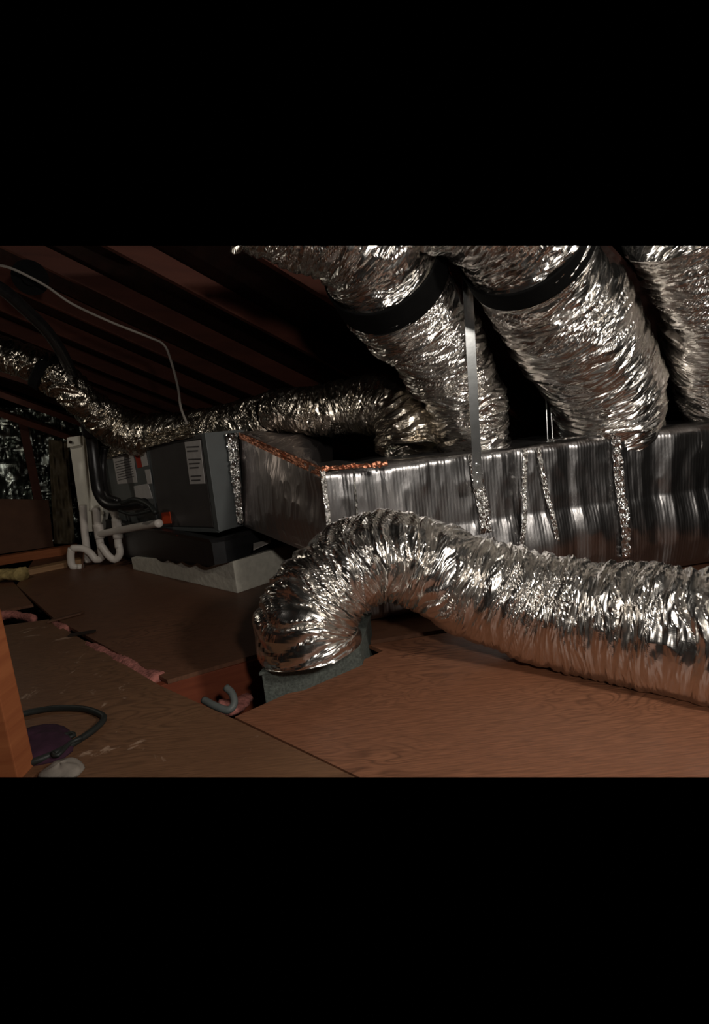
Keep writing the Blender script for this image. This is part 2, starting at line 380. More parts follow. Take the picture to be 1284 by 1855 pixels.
# ================================================================ ROOF
rd = ray(1950, 1380); rd /= np.linalg.norm(rd)
re_ = np.cross(rd, [0, 0, 1.]); re_ /= np.linalg.norm(re_)
rn = np.cross(rd, re_)
if rn[2] < 0: rn = -rn
def roofpt(x, y, D):
    r = ray(x, y); return CAM + r*(D/np.dot(r, rn))
DR = 1.5
base = roofpt(300, 505, DR); SP = .86
a0, a1 = -3.6, 3.6
rmax = np.dot(roofpt(1085, 500, DR)-base, re_)
mb = MB(); o0 = base+rn*.15
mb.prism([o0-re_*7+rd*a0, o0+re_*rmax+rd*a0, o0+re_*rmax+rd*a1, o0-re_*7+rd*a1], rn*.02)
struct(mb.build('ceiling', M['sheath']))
for k in range(-9, 5):
    if SP*k > rmax-.03: continue
    c = base+re_*SP*k
    mb = MB(); mb.bar(c+rd*a0+rn*.07, c+rd*a1+rn*.07, re_*.045, rn*.14)
    o = mb.build('rafter', M['rafter'])
    if len(o.data.vertices) == 0: bpy.data.objects.remove(o); continue
    tag(o, 'dark reddish rafter in the sloping roof, one of the evenly spaced row', 'rafter', 'rafters of the sloping roof')

# far end wall: studs with foil faced batts between
wp = onz(0, 1003); wd = np.array([rd[0], rd[1], 0]); wd /= np.linalg.norm(wd)
wn = np.array([wd[1], -wd[0], 0])
if wn@(CAM-wp) < 0: wn = -wn
def onwall(x, y, off=0): return on_plane(x, y, wp+wn*off, wn)
wt = 2.6
zt = lambda x, y: onwall(x, y)[2]
c00 = wp-wd*1.5; c11 = wp+wd*2.6
ztop0, ztop1 = zt(0, 752), zt(130, 792)
def wallfn(seed):
    return lambda u, v: (vnoise(u*26, v*7, seed)-.5)*.12+(ridge(u*60, v*20, seed+1)-.5)*.04
patch('wall_left', [c00+[0, 0, 0], c11, c11+[0, 0, ztop1+.1], c00+[0, 0, ztop0+.35]], 260, 90, M['wallfoil'], None, wallfn(31), thick=.05)
struct(bpy.data.objects['wall_left'])
def stud(px0, px1, label, off=.07):
    a = onwall((px0[0]+px1[0])/2, (px0[1]+px1[1])/2, off)
    wdt = np.linalg.norm(onwall(*px0, off)-onwall(*px1, off))
    mb = MB(); mb.bar([a[0], a[1], 0], [a[0], a[1], zt(40, 765)], wd*wdt, wn*.04)
    return tag(mb.build('wall_stud', M['rafter'], bevel=.004), label, 'stud')
stud((46, 830), (62, 830), 'reddish stud between foil batts above the brown board', .09)
# fallen batt in front of wall, right of stud
_batt = patch('insulation_batt', [onwall(98, 985, .25), onwall(136, 985, .25), onwall(122, 800, .2), onwall(88, 795, .12)], 40, 90, simple('brown_batt_paper', (.13, .10, .06), .6, 0, .3, 8, .4), None, lambda u, v: (vnoise(u*6, v*10, 77)-.5)*.08, thick=.04)
tag(_batt, 'brownish paper faced batt drooping beside the white line set cover', 'insulation')
# brown board leaning on wall
mb = MB()
q = [onwall(-60, 1012, .35), onwall(97, 990, .35), onwall(88, 905, .22), onwall(-60, 903, .22)]
mb.prism(q, -wn*.03); tag(mb.build('brown_board', M['brownboard'], bevel=.004), 'flat dark brown board leaning below the foil covered end wall', 'board')
# loose timbers on the far floor
def plank(p0, p1, h, wdt, m, label, z=0, name='wood_board'):
    a, b = onz(*p0, z), onz(*p1, z); d = b-a; d /= np.linalg.norm(d); s = np.array([-d[1], d[0], 0])
    mb = MB(); mb.bar(a+s*wdt/2+[0, 0, h/2], b+s*wdt/2+[0, 0, h/2], s*wdt, (0, 0, h)); return tag(mb.build(name, m, bevel=.004), label, 'board')
plank((-60, 1066), (150, 1022), .05, .14, M['oldwood'], 'tan board lying on the far floor nearest the dark sheet')
plank((-60, 1034), (140, 1002), .09, .12, M['orange'], 'orange brown board behind the tan board below the end wall')
tag(fluff('insulation_batt', [(-15, 1044), (15, 1040), (40, 1040)], [.08, .12, .07], M['yellow'], .06, 8, .06), 'yellowish batt lump on the tan board at the far left', 'insulation')
# low hip timbers over the far corner
for i, (p, q, lab) in enumerate([((-40, 662), (215, 742), 'uppermost of the three low timbers beyond the sagging duct'), ((-40, 698), (180, 778), 'middle of the three low timbers beyond the sagging duct'), ((-40, 734), (140, 796), 'lowest of the three low timbers beyond the sagging duct')]):
    a, b = at(*p, 5.7-.1*i), at(*q, 6.3-.1*i)
    mb = MB(); mb.bar(a, b, np.array([0, .14, 0]), (0, 0, .07)); tag(mb.build('roof_timber', M['rafter'], bevel=.004), lab, 'timber')

# ================================================================ AIR HANDLER
az = radians(130.5); fu = np.array([cos(az), sin(az), 0]); aw = radians(52); fw = np.array([cos(aw), sin(aw), 0])
fn_ = np.array([fu[1], -fu[0], 0])
if fn_@(CAM-at(397, 965, 3.5)) < 0: fn_ = -fn_
K0 = at(397, 965, 3.5); K0[2] = 0
def fline(x, y, off=0):       # point on the front plane of the air handler
    return on_plane(x, y, K0+fn_*off, fn_)
ah = thing('air_handler', 'grey horizontal air handler cabinet with paper labels on the black drain pan', 'air handler', K0)
zB0, zT0 = zfor(K0, 964), zfor(K0, 784)
KL = fline(196, 900); KL[2] = 0
zB1, zT1 = zfor(KL, 952), zfor(KL, 822)
KR = K0+fw*.24
zBR, zTR = zB0, zfor(KR, 779)
dp = fw*.62
def col(xy, z): return np.array([xy[0], xy[1], z])
mb = MB(); mb.hexa([col(KL, zB1), col(K0, zB0), col(K0+dp, zB0), col(KL+dp, zB1)], [col(KL, zT1), col(K0, zT0), col(K0+dp, zT0), col(KL+dp, zT1)])
mb.build('cabinet', M['grey'], ah, bevel=.006)
def quadpix(pix, off, th): return [fline(x, y, off) for x, y in pix]
def plate(name, pix, m, parent, off=.004, th=.01, bevel=.0, label=None):
    q = quadpix(pix, off, th); mb = MB(); mb.prism(q, -fn_*th); return mb.build(name, m, parent, bevel=bevel, label=label)
pn = plate('door_panel', [(271, 811), (363, 796), (386, 955), (290, 953)], M['greydark'], ah, .012, .012, .003, 'dark grey service panel')
lb = plate('paper_label', [(334, 801), (362, 797), (371, 876), (344, 877)], M['paper'], pn, .016, .003)
for i in range(9):
    t0 = i/9+.04; x0, x1 = 337+10*t0, 360+9*t0; y0 = 806+68*t0
    if i not in (2, 6):
        plate('print_line', [(x0, y0), (x1-(i % 3)*3, y0-1), (x1-(i % 3)*3, y0+1.6), (x0, y0+2.6)], M['ink'], pn, .0185, .001)
plate('warning_sticker', [(292, 929), (307, 927), (310, 948), (294, 949)], M['orangelabel'], pn, .016, .003, label='small orange sticker')
p2 = plate('side_panel', [(200, 828), (266, 812), (285, 950), (214, 950)], M['grey'], ah, .010, .01, .003, 'grey end panel covered with labels')
p3 = plate('paper_label', [(204, 829), (241, 820), (248, 874), (213, 877)], M['paper'], p2, .015, .003)
for i in range(8):
    y0 = 836+i*4.6; plate('print_line', [(208+i*.9, y0+1), (236+i*.9, y0-6), (236+i*.9, y0-4.8), (208+i*.9, y0+2.2)], M['ink'], p2, .0175, .001)
plate('red_label', [(243, 819), (251, 817), (257, 846), (249, 848)], M['redlabel'], p2, .016, .003, label='red warning label')
plate('white_label', [(252, 817), (263, 814), (268, 843), (258, 846)], M['paper'], p2, .015, .003)
plate('lower_label', [(241, 881), (268, 876), (276, 903), (246, 904)], M['paper'], p2, .015, .003)
plate('narrow_label', [(262, 851), (271, 850), (275, 876), (267, 877)], M['paper'], p2, .015, .003)
plate('corner_trim', [(364, 787), (371, 785), (396, 962), (388, 958)], M['grey'], ah, .016, .012, .003)
plate('bottom_rail', [(290, 954), (388, 958), (396, 965), (292, 960)], M['grey'], ah, .016, .012, .003)
plate('top_rail', [(268, 803), (364, 787), (364, 795), (270, 811)], M['greydark'], ah, .016, .012, .003)
# right end piece with foil tape over the joint
mb = MB(); e = fw
mb.hexa([col(K0, zB0), col(KR, zB0+.02), col(KR+dp*.5, zB0+.02), col(K0+dp*.5, zB0)], [col(K0, zT0), col(KR, zTR), col(KR+dp*.5, zTR), col(K0+dp*.5, zT0)])

# drain pan: ribbed black tray
pan = thing('drain_pan', 'black plastic drain pan with scalloped lower rim under the air handler', 'drain pan', col(K0, 0))
pb = onz(421, 1016, .222); 
zp0, zp1 = .225, .40
def panring(z, inset, rib):
    pts = []
    c0 = np.array([*(K0-fu*.05-fw*.05)[:2], z]); L1 = 2.35; L2 = .95
    k = 110
    for i in range(k): 
        s = i/k*L1; pts.append(c0+fu*s+fn_*(abs(sin(s*pi/.11))*rib-inset))
    for i in range(50):
        s = i/50*L2; pts.append(c0+fu*L1+fw*s)
    for i in range(50):
        s = (1-i/50)*L1; pts.append(c0+fw*L2+fu*s)
    m_ = np.array([fw[1], -fw[0], 0])
    for i in range(50):
        s = (1-i/50)*L2; pts.append(c0+fw*s+m_*(abs(sin(s*pi/.11))*rib-inset))
    return pts
rings = [panring(zp0, -.045, .0), panring(zp0+.03, -.045, .0), panring(zp1-.03, -.045, .0), panring(zp1, -.06, 0), panring(zp1-.005, .02, 0), panring(zp0+.02, .05, .0)]
_q = K0-fu*.03-fw*.05+fu*1.7+fn_*0; KSL = (zp0-zfor(_q, 1004))/1.7
for i_, p_ in enumerate(rings[0]):
    s_ = max(0, np.dot(p_-rings[0][0], fu)); dz = s_*KSL; p_[2] -= dz; rings[1][i_][2] -= dz
    sc_ = abs(sin((i_/110*2.35)*pi/.27)) if i_ < 110 else 0; p_[2] -= .024*sc_; rings[1][i_][2] -= .010*sc_
mb = MB(); n = len(rings[0]); vs = sum(rings, []); fs = [(r*n+i, r*n+(i+1) % n, (r+1)*n+(i+1) % n, (r+1)*n+i) for r in range(5) for i in range(n)]
fs += [tuple(range(n))[::-1], tuple(5*n+i for i in range(n))]
mb.add(vs, fs); mb.build('tray', M['black'], pan)
q = fline(325, 968, .08); mb = MB(); mb.tube([q, q+fn_*.02], .009, 10); mb.build('indicator_light', M['redlabel'], pan, label='small red plug')
q = onz(465, 992, .33); mb = MB(); mb.prism([onz(459, 997, .30), onz(490, 983, .30), onz(490, 978, .30), onz(459, 985, .30)], (0, 0, .004)); mb.build('white_tag', M['pvc'], pan, label='white paper tag')

# foam block
kb = onz(430, 1075); bd = onz(255, 1035)-kb; L1 = np.linalg.norm(bd); bd /= L1
rdv = np.array([cos(radians(44)), sin(radians(44)), 0])
rp = onz(532, 1052); rv = rp-kb
mb = MB(); hb = zfor(kb, 1016)-.004
cs = [kb, kb+bd*(L1+.15), kb+bd*(L1+.15)+rdv*.8, kb+rdv*.95]
hl = zfor(cs[1], 1010); mb.hexa(cs, [c_+[0, 0, h_] for c_, h_ in zip(cs, (hb, hl, hl, hb))]); tag(mb.build('foam_block', M['concrete'], bevel=.008), 'pale cream support block beneath the black drain pan', 'support block')

# ================================================================ PLENUM + TRUNK
TZ = .83
T0 = onz(585, 850, TZ); T1 = onz(1284, 766, TZ); td = (T1-T0); td[2] = 0; td /= np.linalg.norm(td); tn = np.array([td[1], -td[0], 0])
if tn@(CAM-T0) < 0: tn = -tn
def ontr(x, y, off=0): return on_plane(x, y, T0+tn*off, tn)
TH_ = .815; TDP = .72; TLEN = 3.2
tr = thing('supply_trunk', 'long rectangular trunk duct wrapped in ribbed silver foil along the right', 'trunk duct', col(T0, 0))
# rounded cross-section swept along td, with sag/bulge
k = 360; prof = []
rad = .05
def cross():
    pts = []
    for (cx, cz, a0_) in ((-rad, TZ-rad, 90), (-TDP+rad, TZ-rad, 180-0)):
        pass
    # start bottom back -> bottom front -> up the front -> over the top -> back
    def arc(cx, cz, s, e_):
        return [(cx+rad*cos(radians(t)), cz+rad*sin(radians(t))) for t in np.linspace(s, e_, 8)]
    zb_ = TZ-TH_
    P = [(-TDP+rad, zb_)]+[(x, zb_) for x in np.linspace(-TDP+.1, -rad-.02, 6)]+arc(-rad, zb_+rad, -90, 0)
    P += [(0, z) for z in np.linspace(zb_+rad+.01, TZ-rad-.01, 60)]+arc(-rad, TZ-rad, 0, 90)+[(x, TZ) for x in np.linspace(-rad-.02, -TDP+rad, 24)]+arc(-TDP+rad, TZ-rad, 90, 180)+[(-TDP, zb_+.05)]
    return P
cp = np.array(cross()); nc = len(cp)
S, J = np.meshgrid(np.linspace(0, TLEN, k), np.arange(nc), indexing='ij')
Zc = cp[:, 1][J]; Xc = cp[:, 0][J]
arcl = np.concatenate([[0], np.cumsum(np.linalg.norm(np.diff(cp, axis=0), axis=1))])[J]
front = np.clip((Xc+rad)/rad, 0, 1); topm = (Zc > TZ-.01)*1.0
t_ = np.clip((TZ-Zc)/TH_, 0, 1)
belly = .035*np.sin(pi*np.clip((t_-.45)/.55, 0, 1))*(.6+.8*vnoise(S*2.2+.3, S*0, 51))
seamd = np.minimum.reduce([np.abs(S-s0) for s0 in (.06, .26, 1.02, 1.32, 1.83, 2.5)])
waist = -.012*np.exp(-(seamd/.05)**2)
rib = .0007*np.sin(2*pi*S/.022)*vnoise(S*9, arcl*6, 52)
cr = (ridge(S*7, arcl*2.5, 53)-.6)*.012+(ridge(S*22, arcl*8, 54)-.6)*.005+(vnoise(S*3, arcl*3, 55)-.5)*.03
D = belly+waist+rib+cr
nx = front+0*topm; nz = np.where(topm > 0, 1, 0)
Xc2 = Xc+D*nx; Zc2 = Zc+D*nz*.8
V = T0[None, None, :]*0+np.array([T0[0], T0[1], 0])+S[..., None]*td+Xc2[..., None]*tn+Zc2[..., None]*np.array([0, 0, 1.])
mb = MB(); mb.add(V.reshape(-1, 3), [(i*nc+j, i*nc+j+1, (i+1)*nc+j+1, (i+1)*nc+j) for i in range(k-1) for j in range(nc-1)]+[tuple(range(nc)), tuple((k-1)*nc+j for j in range(nc))[::-1]],
                  list(zip(S.ravel(), arcl.ravel())))
mb.build('foil_wrap', M['wrap'], tr, smooth=True)
def tape(px0, px1, wpx, parent, seed, off=.012, n=''):
    """strip of crumpled foil tape down the front face"""
    a, b = ontr(*px0, off), ontr(*px1, off+.02); h = wpx/FPX*2.7/2
    patch('foil_tape', [a-td*h, a+td*h, b+td*h, b-td*h], 24, 110, M['tape'], parent, lambda u, v: (ridge(u*5, v*24, seed)-.5)*.014+(vnoise(u*9, v*50, seed+1)-.5)*.008+.02*np.sin(pi*np.clip((v-.45)/.55, 0, 1)), thick=.003)
tape((584, 851), (596, 962), 9, tr, 101)
tape((641, 848), (646, 945), 4, tr, 102)
tape((858, 822), (880, 965), 22, tr, 103, .004)
tape((952, 812), (945, 985), 9, tr, 104)
tape((974, 812), (1010, 1000), 9, tr, 105)
tape((1116, 790), (1133, 1010), 19, tr, 106)
patch('foil_tape', [onz(1000, 797, TZ+.012)-tn*.0, onz(1190, 776, TZ+.012), onz(1190, 776, TZ+.012)-tn*.05, onz(1000, 797, TZ+.012)-tn*.05], 60, 8, M['tape'], tr, lambda u, v: (ridge(u*20, v*4, 9)-.5)*.008, thick=.002)

# transition plenum between air handler and trunk
pl = thing('transition_plenum', 'tapering foil wrapped plenum joining the air handler to the trunk', 'plenum', col(KR, 0))
a_t = at(433, 783, 3.62); a_b = at(441, 948, 3.62)
b_t = onz(583, 850, TZ); b_b = col(b_t, zfor(b_t, 1012))
bk_t = a_t+np.array([.62, .55, -.0]); bk_b = a_b+np.array([.62, .55, 0])
ck_t = b_t-tn*TDP; ck_b = b_b-tn*TDP
def crf(s, amp=.03):
    return lambda u, v: (ridge(u*9, v*2, s)-.5)*amp*.6+(ridge(u*26, v*5, s+1)-.5)*amp*.35+(vnoise(u*4, v*3, s+2)-.5)*amp+.03*np.sin(pi*v)*np.sin(pi*u)
patch('front_face', [a_b, b_b, b_t, a_t], 150, 90, M['plenfoil'], pl, crf(61, .02), thick=.02)
patch('top_face', [a_t, b_t, ck_t, bk_t], 120, 80, M['plenfoil'], pl, crf(65, .03), thick=.02)
patch('bottom_face', [a_b, b_b, ck_b, bk_b], 20, 20, M['plenfoil'], pl, None, thick=.02)
patch('back_face', [bk_b, ck_b, ck_t, bk_t], 20, 20, M['plenfoil'], pl, None, thick=.02)
# grey end flange with bright tape column
patch('end_flange', [at(398, 963, 3.50), at(436, 952, 3.61), at(412, 781, 3.61), at(372, 784, 3.50)], 12, 60, M['grey'], ah, lambda u, v: 0*u, thick=.012)
patch('foil_tape', [at(430, 950, 3.57), at(441, 949, 3.57), at(430, 784, 3.57), at(408, 785, 3.57)], 20, 120, M['tape'], pl, lambda u, v: (ridge(u*4, v*22, 71)-.5)*.025+(vnoise(u*9, v*50, 72)-.5)*.012, thick=.004)
# loose foil drape over the top
def flap(n0, n1, drop, back, seed):
    e0, e1 = n0, n1; k_ = np.array([0, -.03, 0])
    patch('foil_flap', [e0+k_, e1+k_, e1+k_*1.6-[0, 0, drop], e0+k_*1.6-[0, 0, drop*.8]], 110, 12, M['copper'], pl, lambda u, v: (ridge(u*16, v*2, seed)-.5)*.012+(vnoise(u*40, v*5, seed+1)-.5)*.008, thick=.003, label='foil edge flap with brown tint')
M['copper'] = foil('copper_toned_foil', (.80, .36, .22), .45, 30, 8, .5)
flap(at(434, 783, 3.60), onz(583, 849, TZ)+[0, -.02, .01], .05, 0, 91)
flap(onz(583, 849, TZ)+[0, -.02, .012], onz(700, 838, TZ)+[0, -.02, .01], .022, 0, 95)
pc_ = 0
# ================================================================ FLEX DUCTS
def flex_from(name_label, pts3, r, mt, seed, **kw):
    t = thing('flexible_duct', name_label, 'flexible duct', (pts3[0][0], pts3[0][1], 0) if kw.pop('ground', False) else pts3[0])
    foil_tube('foil_jacket', pts3, r, mt, t, seed, **kw)
    return t
# elbow duct running along the floor
g = lambda x, y, R: onz(x, y, R)
pts = [at(564, 1180, 2.06), at(556, 1140, 2.07), at(580, 1083, 2.12), at(626, 1032, 2.17), at(690, 1008, 2.2), at(762, 1024, 2.2), at(872, 1072, 2.12), at(1012, 1108, 1.98), at(1140, 1130, 1.83), at(1262, 1151, 1.70), at(1420, 1185, 1.56)]
rr = [.195, .20, .19, .185, .185, .20, .20, .21, .215, .22, .22]
fd = flex_from('thick silver flexible duct bending up from the floor boot then along the floor', pts, rr, M['flex'], 200, camp=.016, amp=.016, coil=.045, lump=.012, slouch=.004, taut=(.16, .30))
fd.location = fd.location
def collar(pts3, r, parent, wd_=.05, seed=1, name='strap', m=None, clip=True):
    mb = MB(); P, T, N, B_, L, rr = frames(pts3, r, .01)
    n = 72; vs = []; fs = []
    for (s, q) in ((0, 1.0), (0, 1.02), (1, 1.02), (1, 1.0)): pass
    for i in range(len(P)):
        for j in range(n):
            a = 2*pi*j/n; vs.append(P[i]+rr[i]*(N[i]*cos(a)+B_[i]*sin(a)))
    k = len(P)
    for i in range(k):
        for j in range(n):
            a = 2*pi*j/n; vs.append(P[i]+(rr[i]-.008)*(N[i]*cos(a)+B_[i]*sin(a)))
    for i in range(k-1):
        for j in range(n):
            fs.append((i*n+j, i*n+(j+1) % n, (i+1)*n+(j+1) % n, (i+1)*n+j)); o_ = k*n
            fs.append((o_+i*n+j, o_+(i+1)*n+j, o_+(i+1)*n+(j+1) % n, o_+i*n+(j+1) % n))
    for j in range(n):
        fs.append((j, (j+1) % n, k*n+(j+1) % n, k*n+j)); b_ = (k-1)*n; fs.append((b_+j, b_+(j+1) % n, k*n+b_+(j+1) % n, k*n+b_+j))
    mb.add(vs, fs); return mb.build(name, m or M['strap'], parent, smooth=True, clip=clip)

# three ducts rising from the trunk
d1 = [at(858, 812, 3.05), at(843, 740, 2.97), at(814, 665, 2.88), at(772, 600, 2.75), at(726, 545, 2.62), at(694, 490, 2.48), at(668, 448, 2.38), at(610, 408, 2.3), at(520, 370, 2.25), at(430, 345, 2.2)]
t1 = flex_from('silver flexible duct rising from the trunk left of the hanger strap to the black band', d1, [.20, .205, .225, .235, .235, .235, .23, .22, .21, .20], M['flex'], 300, camp=.012, amp=.016, coil=.05, lump=.022, slouch=None)
collar([at(706, 508, 2.54), at(686, 470, 2.42)], [.275, .268], t1, clip=True)
d2 = [at(1098, 795, 3.22), at(1090, 700, 3.0), at(1048, 615, 2.78), at(1004, 545, 2.6), at(968, 485, 2.45), at(946, 435, 2.33), at(912, 392, 2.24), at(840, 352, 2.2), at(760, 330, 2.2)]
t2 = flex_from('wide silver flexible duct rising from the trunk right of the hanger strap', d2, [.28, .285, .28, .265, .25, .24, .235, .225, .22], M['flex'], 400, camp=.012, amp=.018, coil=.055, lump=.026, slouch=None)
collar([at(957, 455, 2.38), at(943, 425, 2.30)], [.278, .275], t2)
d3 = [at(1350, 775, 3.2), at(1334, 680, 3.0), at(1316, 590, 2.8), at(1300, 510, 2.6), at(1272, 440, 2.45), at(1245, 380, 2.35)]
t3 = flex_from('silver flexible duct rising beside the right edge of the picture', d3, [.29, .29, .275, .26, .25, .24], M['flex'], 500, camp=.012, amp=.018, coil=.055, lump=.024, slouch=None)
# low duct crossing behind, dropping into the trunk
d4 = [at(735, 815, 3.05), at(732, 775, 3.08), at(712, 745, 3.14), at(660, 733, 3.28), at(600, 742, 3.4), at(545, 744, 3.52), at(492, 743, 3.65)]
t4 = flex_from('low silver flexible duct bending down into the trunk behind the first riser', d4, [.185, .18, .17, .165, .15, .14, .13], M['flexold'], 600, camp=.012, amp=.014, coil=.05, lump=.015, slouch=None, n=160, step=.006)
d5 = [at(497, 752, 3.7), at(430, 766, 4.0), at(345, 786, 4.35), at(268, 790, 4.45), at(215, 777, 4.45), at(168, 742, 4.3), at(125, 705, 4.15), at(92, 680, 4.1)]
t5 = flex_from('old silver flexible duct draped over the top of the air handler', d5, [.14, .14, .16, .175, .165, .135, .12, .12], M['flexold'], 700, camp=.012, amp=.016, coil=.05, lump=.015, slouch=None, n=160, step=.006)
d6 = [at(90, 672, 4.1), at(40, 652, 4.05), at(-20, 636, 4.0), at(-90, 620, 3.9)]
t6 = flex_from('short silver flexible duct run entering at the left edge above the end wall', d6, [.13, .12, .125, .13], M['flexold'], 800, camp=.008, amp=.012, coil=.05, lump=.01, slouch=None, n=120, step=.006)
collar([at(88, 678, 4.1), at(70, 668, 4.08)], [.15, .145], t5, clip=False)
# foil blanket sagging from duct over cabinet top
sa = [at(200, 830, 4.7), at(196, 850, 4.55)]
patch('foil_blanket', [fline(192, 832, .04), fline(346, 791, .04), fline(350, 768, .0), fline(205, 796, .0)], 90, 40, M['flexold'], None, lambda u, v: (ridge(u*14, v*5, 81)-.5)*.04+(vnoise(u*30, v*12, 82)-.5)*.03, thick=.006)
tag(bpy.data.objects['foil_blanket'], 'crumpled foil blanket lying over the top of the air handler cabinet', 'foil blanket')

# boot box in opening
bt = thing('floor_boot', 'green grey duct board box standing in the floor opening under the elbow duct', 'duct boot', onz(547, 1240, -.1))
def onb(x, y, z): return onz(x, y, z)
bz = .075
p0, p1, p2_ = at(474, 1222, 1.98), at(545, 1209, 1.955), at(652, 1166, 2.11)
zz = (p0[2]+p1[2]+p2_[2])/3
p0, p1, p2_ = onz(474, 1222, zz), onz(545, 1209, zz), onz(652, 1166, zz)
bk = np.array([.06, .33, 0])
dirb = p1-p0; 
poly = [p0, p1, p2_, p2_+bk, p0+bk+np.array([.02, .05, 0])]
mb = MB(); mb.prism([q-np.array([0, 0, .26]) for q in poly], (0, 0, .26)); mb.build('box', M['board'], bt, bevel=.004)
fl_ = [q+(q-np.mean(poly, axis=0))*.04 for q in poly]
mb = MB(); mb.prism(fl_, (0, 0, .012)); mb.build('top_flange', M['board'], bt, bevel=.002)
cc = np.mean(poly, axis=0)

# ================================================================ HANGERS
def hanger(label, top, bot, Y0, Y1, wpx):
    a, b = at(*top, Y0), at(*bot, Y1); b = np.array([a[0]+(b[0]-a[0]), b[1], b[2]])
    h = thing('hanger_strap', label, 'hanger strap', b)
    wv = td*(wpx/FPX*2.55); nv = tn*.004
    mb = MB(); mb.bar(a, b, wv, nv); 
    e_ = tn*.02
    mb.bar(a+wv*.5-e_*.5, b+wv*.5-e_*.5, td*.004, tn*.022)
    mb.build('angle_bar', M['steel'], h, clip=True)
    for i in range(3):
        c = b+(a-b)*(.03+.045*i)
        mb = MB(); mb.tube([c+tn*.003, c+tn*.010], .007, 12, .004); mb.build('screw', M['steel'], h)
    return h
hanger('shiny galvanised hanger strap in front of the trunk between two risers', (845, 492), (866, 885), 2.50, 2.585, 17)
for i, (x0, x1, lab) in enumerate([(989, 992, 'left thin rod of the pair in the dark gap between two risers'), (997, 1001, 'right thin rod of the pair in the dark gap between two risers')]):
    mb = MB(); mb.tube([at(x0-8, 560, 3.1), at(x1, 800, 3.1)], .005, 10, .3); tag(mb.build('threaded_rod', M['steel']), lab, 'threaded rod')

# ================================================================ LEFT: LINES AND PIPES
# white cover
wc = thing('line_set_cover', 'tall off white plastic line cover left of the air handler', 'line cover', onz(165, 1005))
yc = 5.05
def pprism(pix, Y, th, m, name, parent, bevel=.004, label=None):
    q = [at(x, y, Y) for x, y in pix]; mb = MB(); mb.prism(q, (0, th, 0)); return mb.build(name, m, parent, bevel=bevel, label=label)
pprism([(124, 792), (165, 787), (174, 870), (188, 930), (181, 962), (160, 963), (151, 925), (143, 925)], yc, .12, M['white'], 'cover', wc)
pprism([(146, 790), (150, 789), (162, 925), (158, 925)], yc-.02, .02, M['white'], 'seam_strip', wc)
pprism([(121, 793), (145, 789), (146, 806), (122, 811)], yc-.04, .05, M['white'], 'top_bracket', wc)
q = at(128, 801, yc-.05); mb = MB(); mb.tube([q, q+np.array([0, -.01, 0])], .014, 14, .01); mb.build('bracket_hole', M['darkgap'], wc, label='dark round knockout')
mb = MB(); mb.bar(at(158, 792, yc), at(262, 783, 4.6), (0, 0, .05), (0, .1, 0)); mb.build('top_rail', M['white'], wc, bevel=.004)
pp = thing('condensate_piping', 'white PVC condensate pipes with two traps beside the air handler', 'pipe assembly', onz(200, 1015))
def pipe(pix, r, name='pipe', m=None, par=None, Y=4.75, cl=False):
    mb = MB(); mb.tube([at(x, y, (Y if len(q) == 0 else q[0])) for x, y, *q in pix], r, 18, .02); return mb.build(name, m or M['pvc'], par or pp, smooth=True, clip=cl)
pipe([(206, 918), (211, 950), (215, 992)], .033, 'riser_pipe')
pipe([(204, 915), (206, 924)], .033, 'collar')
pipe([(211, 940), (214, 975)], .043, 'tee_fitting')
pipe([(215, 985), (217, 1003), (208, 1014), (196, 1006), (186, 992), (180, 986)], .032, 'trap')
pipe([(288, 948, 4.05), (230, 958, 4.6), (178, 968, 4.85)], .032, 'cross_pipe')
pipe([(174, 920, 4.85), (178, 960, 4.85), (184, 1000, 4.85), (184, 1010, 4.85), (174, 1014, 4.85), (164, 1002, 4.85), (150, 994, 4.85), (130, 993, 4.85)], .033, 'riser_pipe')
pipe([(178, 950, 4.85), (181, 975, 4.85)], .043, 'tee_fitting')
pipe([(150, 915, 4.95), (153, 960, 4.95), (160, 1018, 4.95)], .033, 'riser_pipe')
pipe([(130, 993, 4.85), (128, 1008, 4.85), (132, 1026, 4.85), (150, 1028, 4.85)], .033, 'elbow_pipe')
pipe([(190, 905, 4.8), (214, 950, 4.8)], .02, 'clear_hose', M['paper'])
# refrigerant line
rl = thing('refrigerant_line', 'thick black insulated line curving down from the left edge past the white cover', 'pipe', at(205, 918, 4.5))
pipe([(-60, 500, 2.9), (0, 522, 3.1), (40, 555, 3.3), (85, 600, 3.6), (115, 645, 3.9), (138, 700, 4.2), (155, 755, 4.4), (166, 800, 4.5), (172, 850, 4.5), (180, 893, 4.5), (200, 915, 4.45), (235, 916, 4.35), (262, 912, 4.25)], [.036, .036, .037, .038, .04, .042, .044, .046, .048, .05, .05, .048, .045], 'insulation', M['rubber'], rl, cl=True)
pipe([(157, 748, 4.38), (161, 772, 4.4), (163, 786, 4.45)], .058, 'coupling', M['black'], rl)
pprism([(150, 762), (173, 760), (174, 770), (151, 773)], 4.31, .01, M['paper'], 'printed_band', rl, .001, label='pale printed band')
for x in (153, 157, 161, 165, 169): pprism([(x, 764), (x+1.7, 764), (x+1.9, 769), (x+.2, 769)], 4.305, .004, M['ink'], 'print_mark', rl, 0)
# second black hose behind
mb = MB(); mb.tube([at(190, 810, 4.6), at(186, 850, 4.6), at(194, 895, 4.5), at(214, 908, 4.4)], .028, 14); tag(mb.build('black_hose', M['rubber'], smooth=True), 'slim black hose between the insulated line and the labelled panel', 'hose')
mb = MB(); mb.tube([at(222, 912, 4.2), at(245, 905, 4.1), at(270, 915, 4.0), at(282, 930, 3.95)], .02, 14); mb.tube([at(215, 925, 4.2), at(240, 932, 4.1), at(275, 925, 4.0)], .013, 14)
tag(mb.build('wire_bundle', M['blackcable'], smooth=True), 'tangle of dark wires in front of the lower air handler panel', 'wiring')
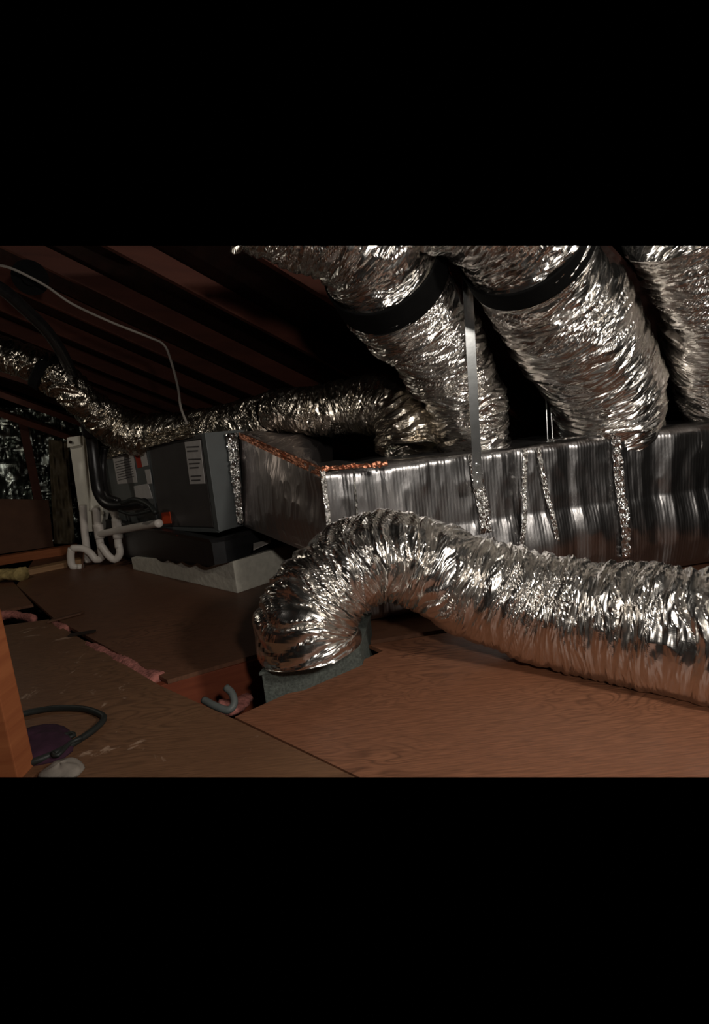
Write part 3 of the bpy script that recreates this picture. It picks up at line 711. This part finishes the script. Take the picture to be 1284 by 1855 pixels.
# thin pale cable on rafters
mb = MB(); mb.tube([at(-20, 478, 3.6), at(20, 486, 3.6), at(80, 516, 3.7), at(130, 550, 3.8), at(200, 583, 3.85), at(270, 611, 3.9), at(297, 625, 3.9), at(310, 655, 3.92), at(322, 700, 3.9), at(328, 740, 3.8), at(345, 782, 3.75)], .0085, 10)
tag(mb.build('electrical_cable', M['cablewhite'], smooth=True, clip=True), 'thin pale cable running along the rafters and down to the air handler', 'cable')
jb = thing('junction_box', 'dark round junction box on a rafter at the upper left', 'junction box', at(55, 505, 3.75))
mb = MB(); mb.tube([at(55, 503, 3.72), at(55, 503, 3.82)], .11, 24, .05); mb.build('box', M['strap'], jb)
mb = MB(); mb.tube([at(55, 503, 3.70), at(55, 503, 3.72)], .05, 20, .05); mb.build('cover', M['strap'], jb)

# ================================================================ FOREGROUND BITS
mb = MB(); p = onz(42, 1408); 
mb.box((p[0]-.07, p[1]+.02, .9), (.14, .09, 1.8)); 
mb.v = [(x, y, z) for x, y, z in mb.v]
tag(mb.build('timber_post', M['orange'], clip=True, bevel=.004), 'orange pine post standing at the bottom left corner', 'post')
# looped cable
gz = .014
mb = MB(); mb.tube([onz(x, y, gz) for x, y in [(20, 1300), (55, 1290), (100, 1283), (150, 1284), (180, 1293), (188, 1303), (170, 1322), (140, 1342), (105, 1362), (60, 1380), (30, 1383)]], .012, 12)
mb.tube([onz(x, y, gz+.01) for x, y in [(150, 1336), (128, 1345), (105, 1368), (95, 1365)]], .008, 10)
mb.tube([onz(x, y, gz) for x, y in [(95, 1368), (118, 1340), (135, 1332), (128, 1328), (108, 1334)]], .007, 10)
tag(mb.build('coiled_cable', M['blackcable'], smooth=True, clip=True), 'black cable lying in a wide loop on the worn plywood', 'cable')
def lump(name, c, d, m, seed, label, cat):
    mb = MB(); n1, n2 = 28, 14; vs = []; rs = np.random.RandomState(seed); ph = rs.rand(6)*6
    for i in range(n2+1):
        th = pi/2*(1-i/n2)
        for j in range(n1):
            a = 2*pi*j/n1; q = 1+.12*sin(3*a+ph[0])+.08*sin(5*a+ph[1]+i*.4)
            vs.append((c[0]+d[0]*cos(a)*cos(pi/2*(1-i/n2))*q if False else c[0]+d[0]*cos(a)*sin(pi/2*i/n2)*q, c[1]+d[1]*sin(a)*sin(pi/2*i/n2)*q, c[2]+d[2]*cos(pi/2*i/n2)*(1+.1*sin(4*a+ph[2]))))
    fs = [(i*n1+j, i*n1+(j+1) % n1, (i+1)*n1+(j+1) % n1, (i+1)*n1+j) for i in range(n2) for j in range(n1)]+[tuple(n2*n1+j for j in range(n1))]
    mb.add(vs, fs); return tag(mb.build(name, m, clip=True, smooth=True), label, cat)
lump('cloth_bundle', onz(50, 1360), (.16, .14, .05), M['purple'], 1, 'dark purple cloth bundle inside the looped cable', 'cloth')
lump('rag', onz(112, 1400), (.07, .06, .035), M['rag'], 2, 'pale rounded rag at the bottom edge below the looped cable', 'rag')
mb = MB(); mb.tube([at(152, 1000, 4.7), at(149, 1030, 4.65), at(146, 1062, 4.5)], .006, 8); tag(mb.build('hanging_wire', M['brownboard'], smooth=True), 'thin brown wire dangling in front of the condensate pipes', 'wire')
# thick grey cable stub in the opening
mb = MB(); mb.tube([at(369, 1268, 2.02), at(392, 1280, 1.97), at(414, 1286, 1.95), at(424, 1274, 1.97), at(420, 1256, 2.0), at(409, 1245, 2.02)], .015, 14, .008)
tag(mb.build('cable_stub', M['cable'], smooth=True), 'bent thick grey cable stub sticking out of the floor opening', 'cable')
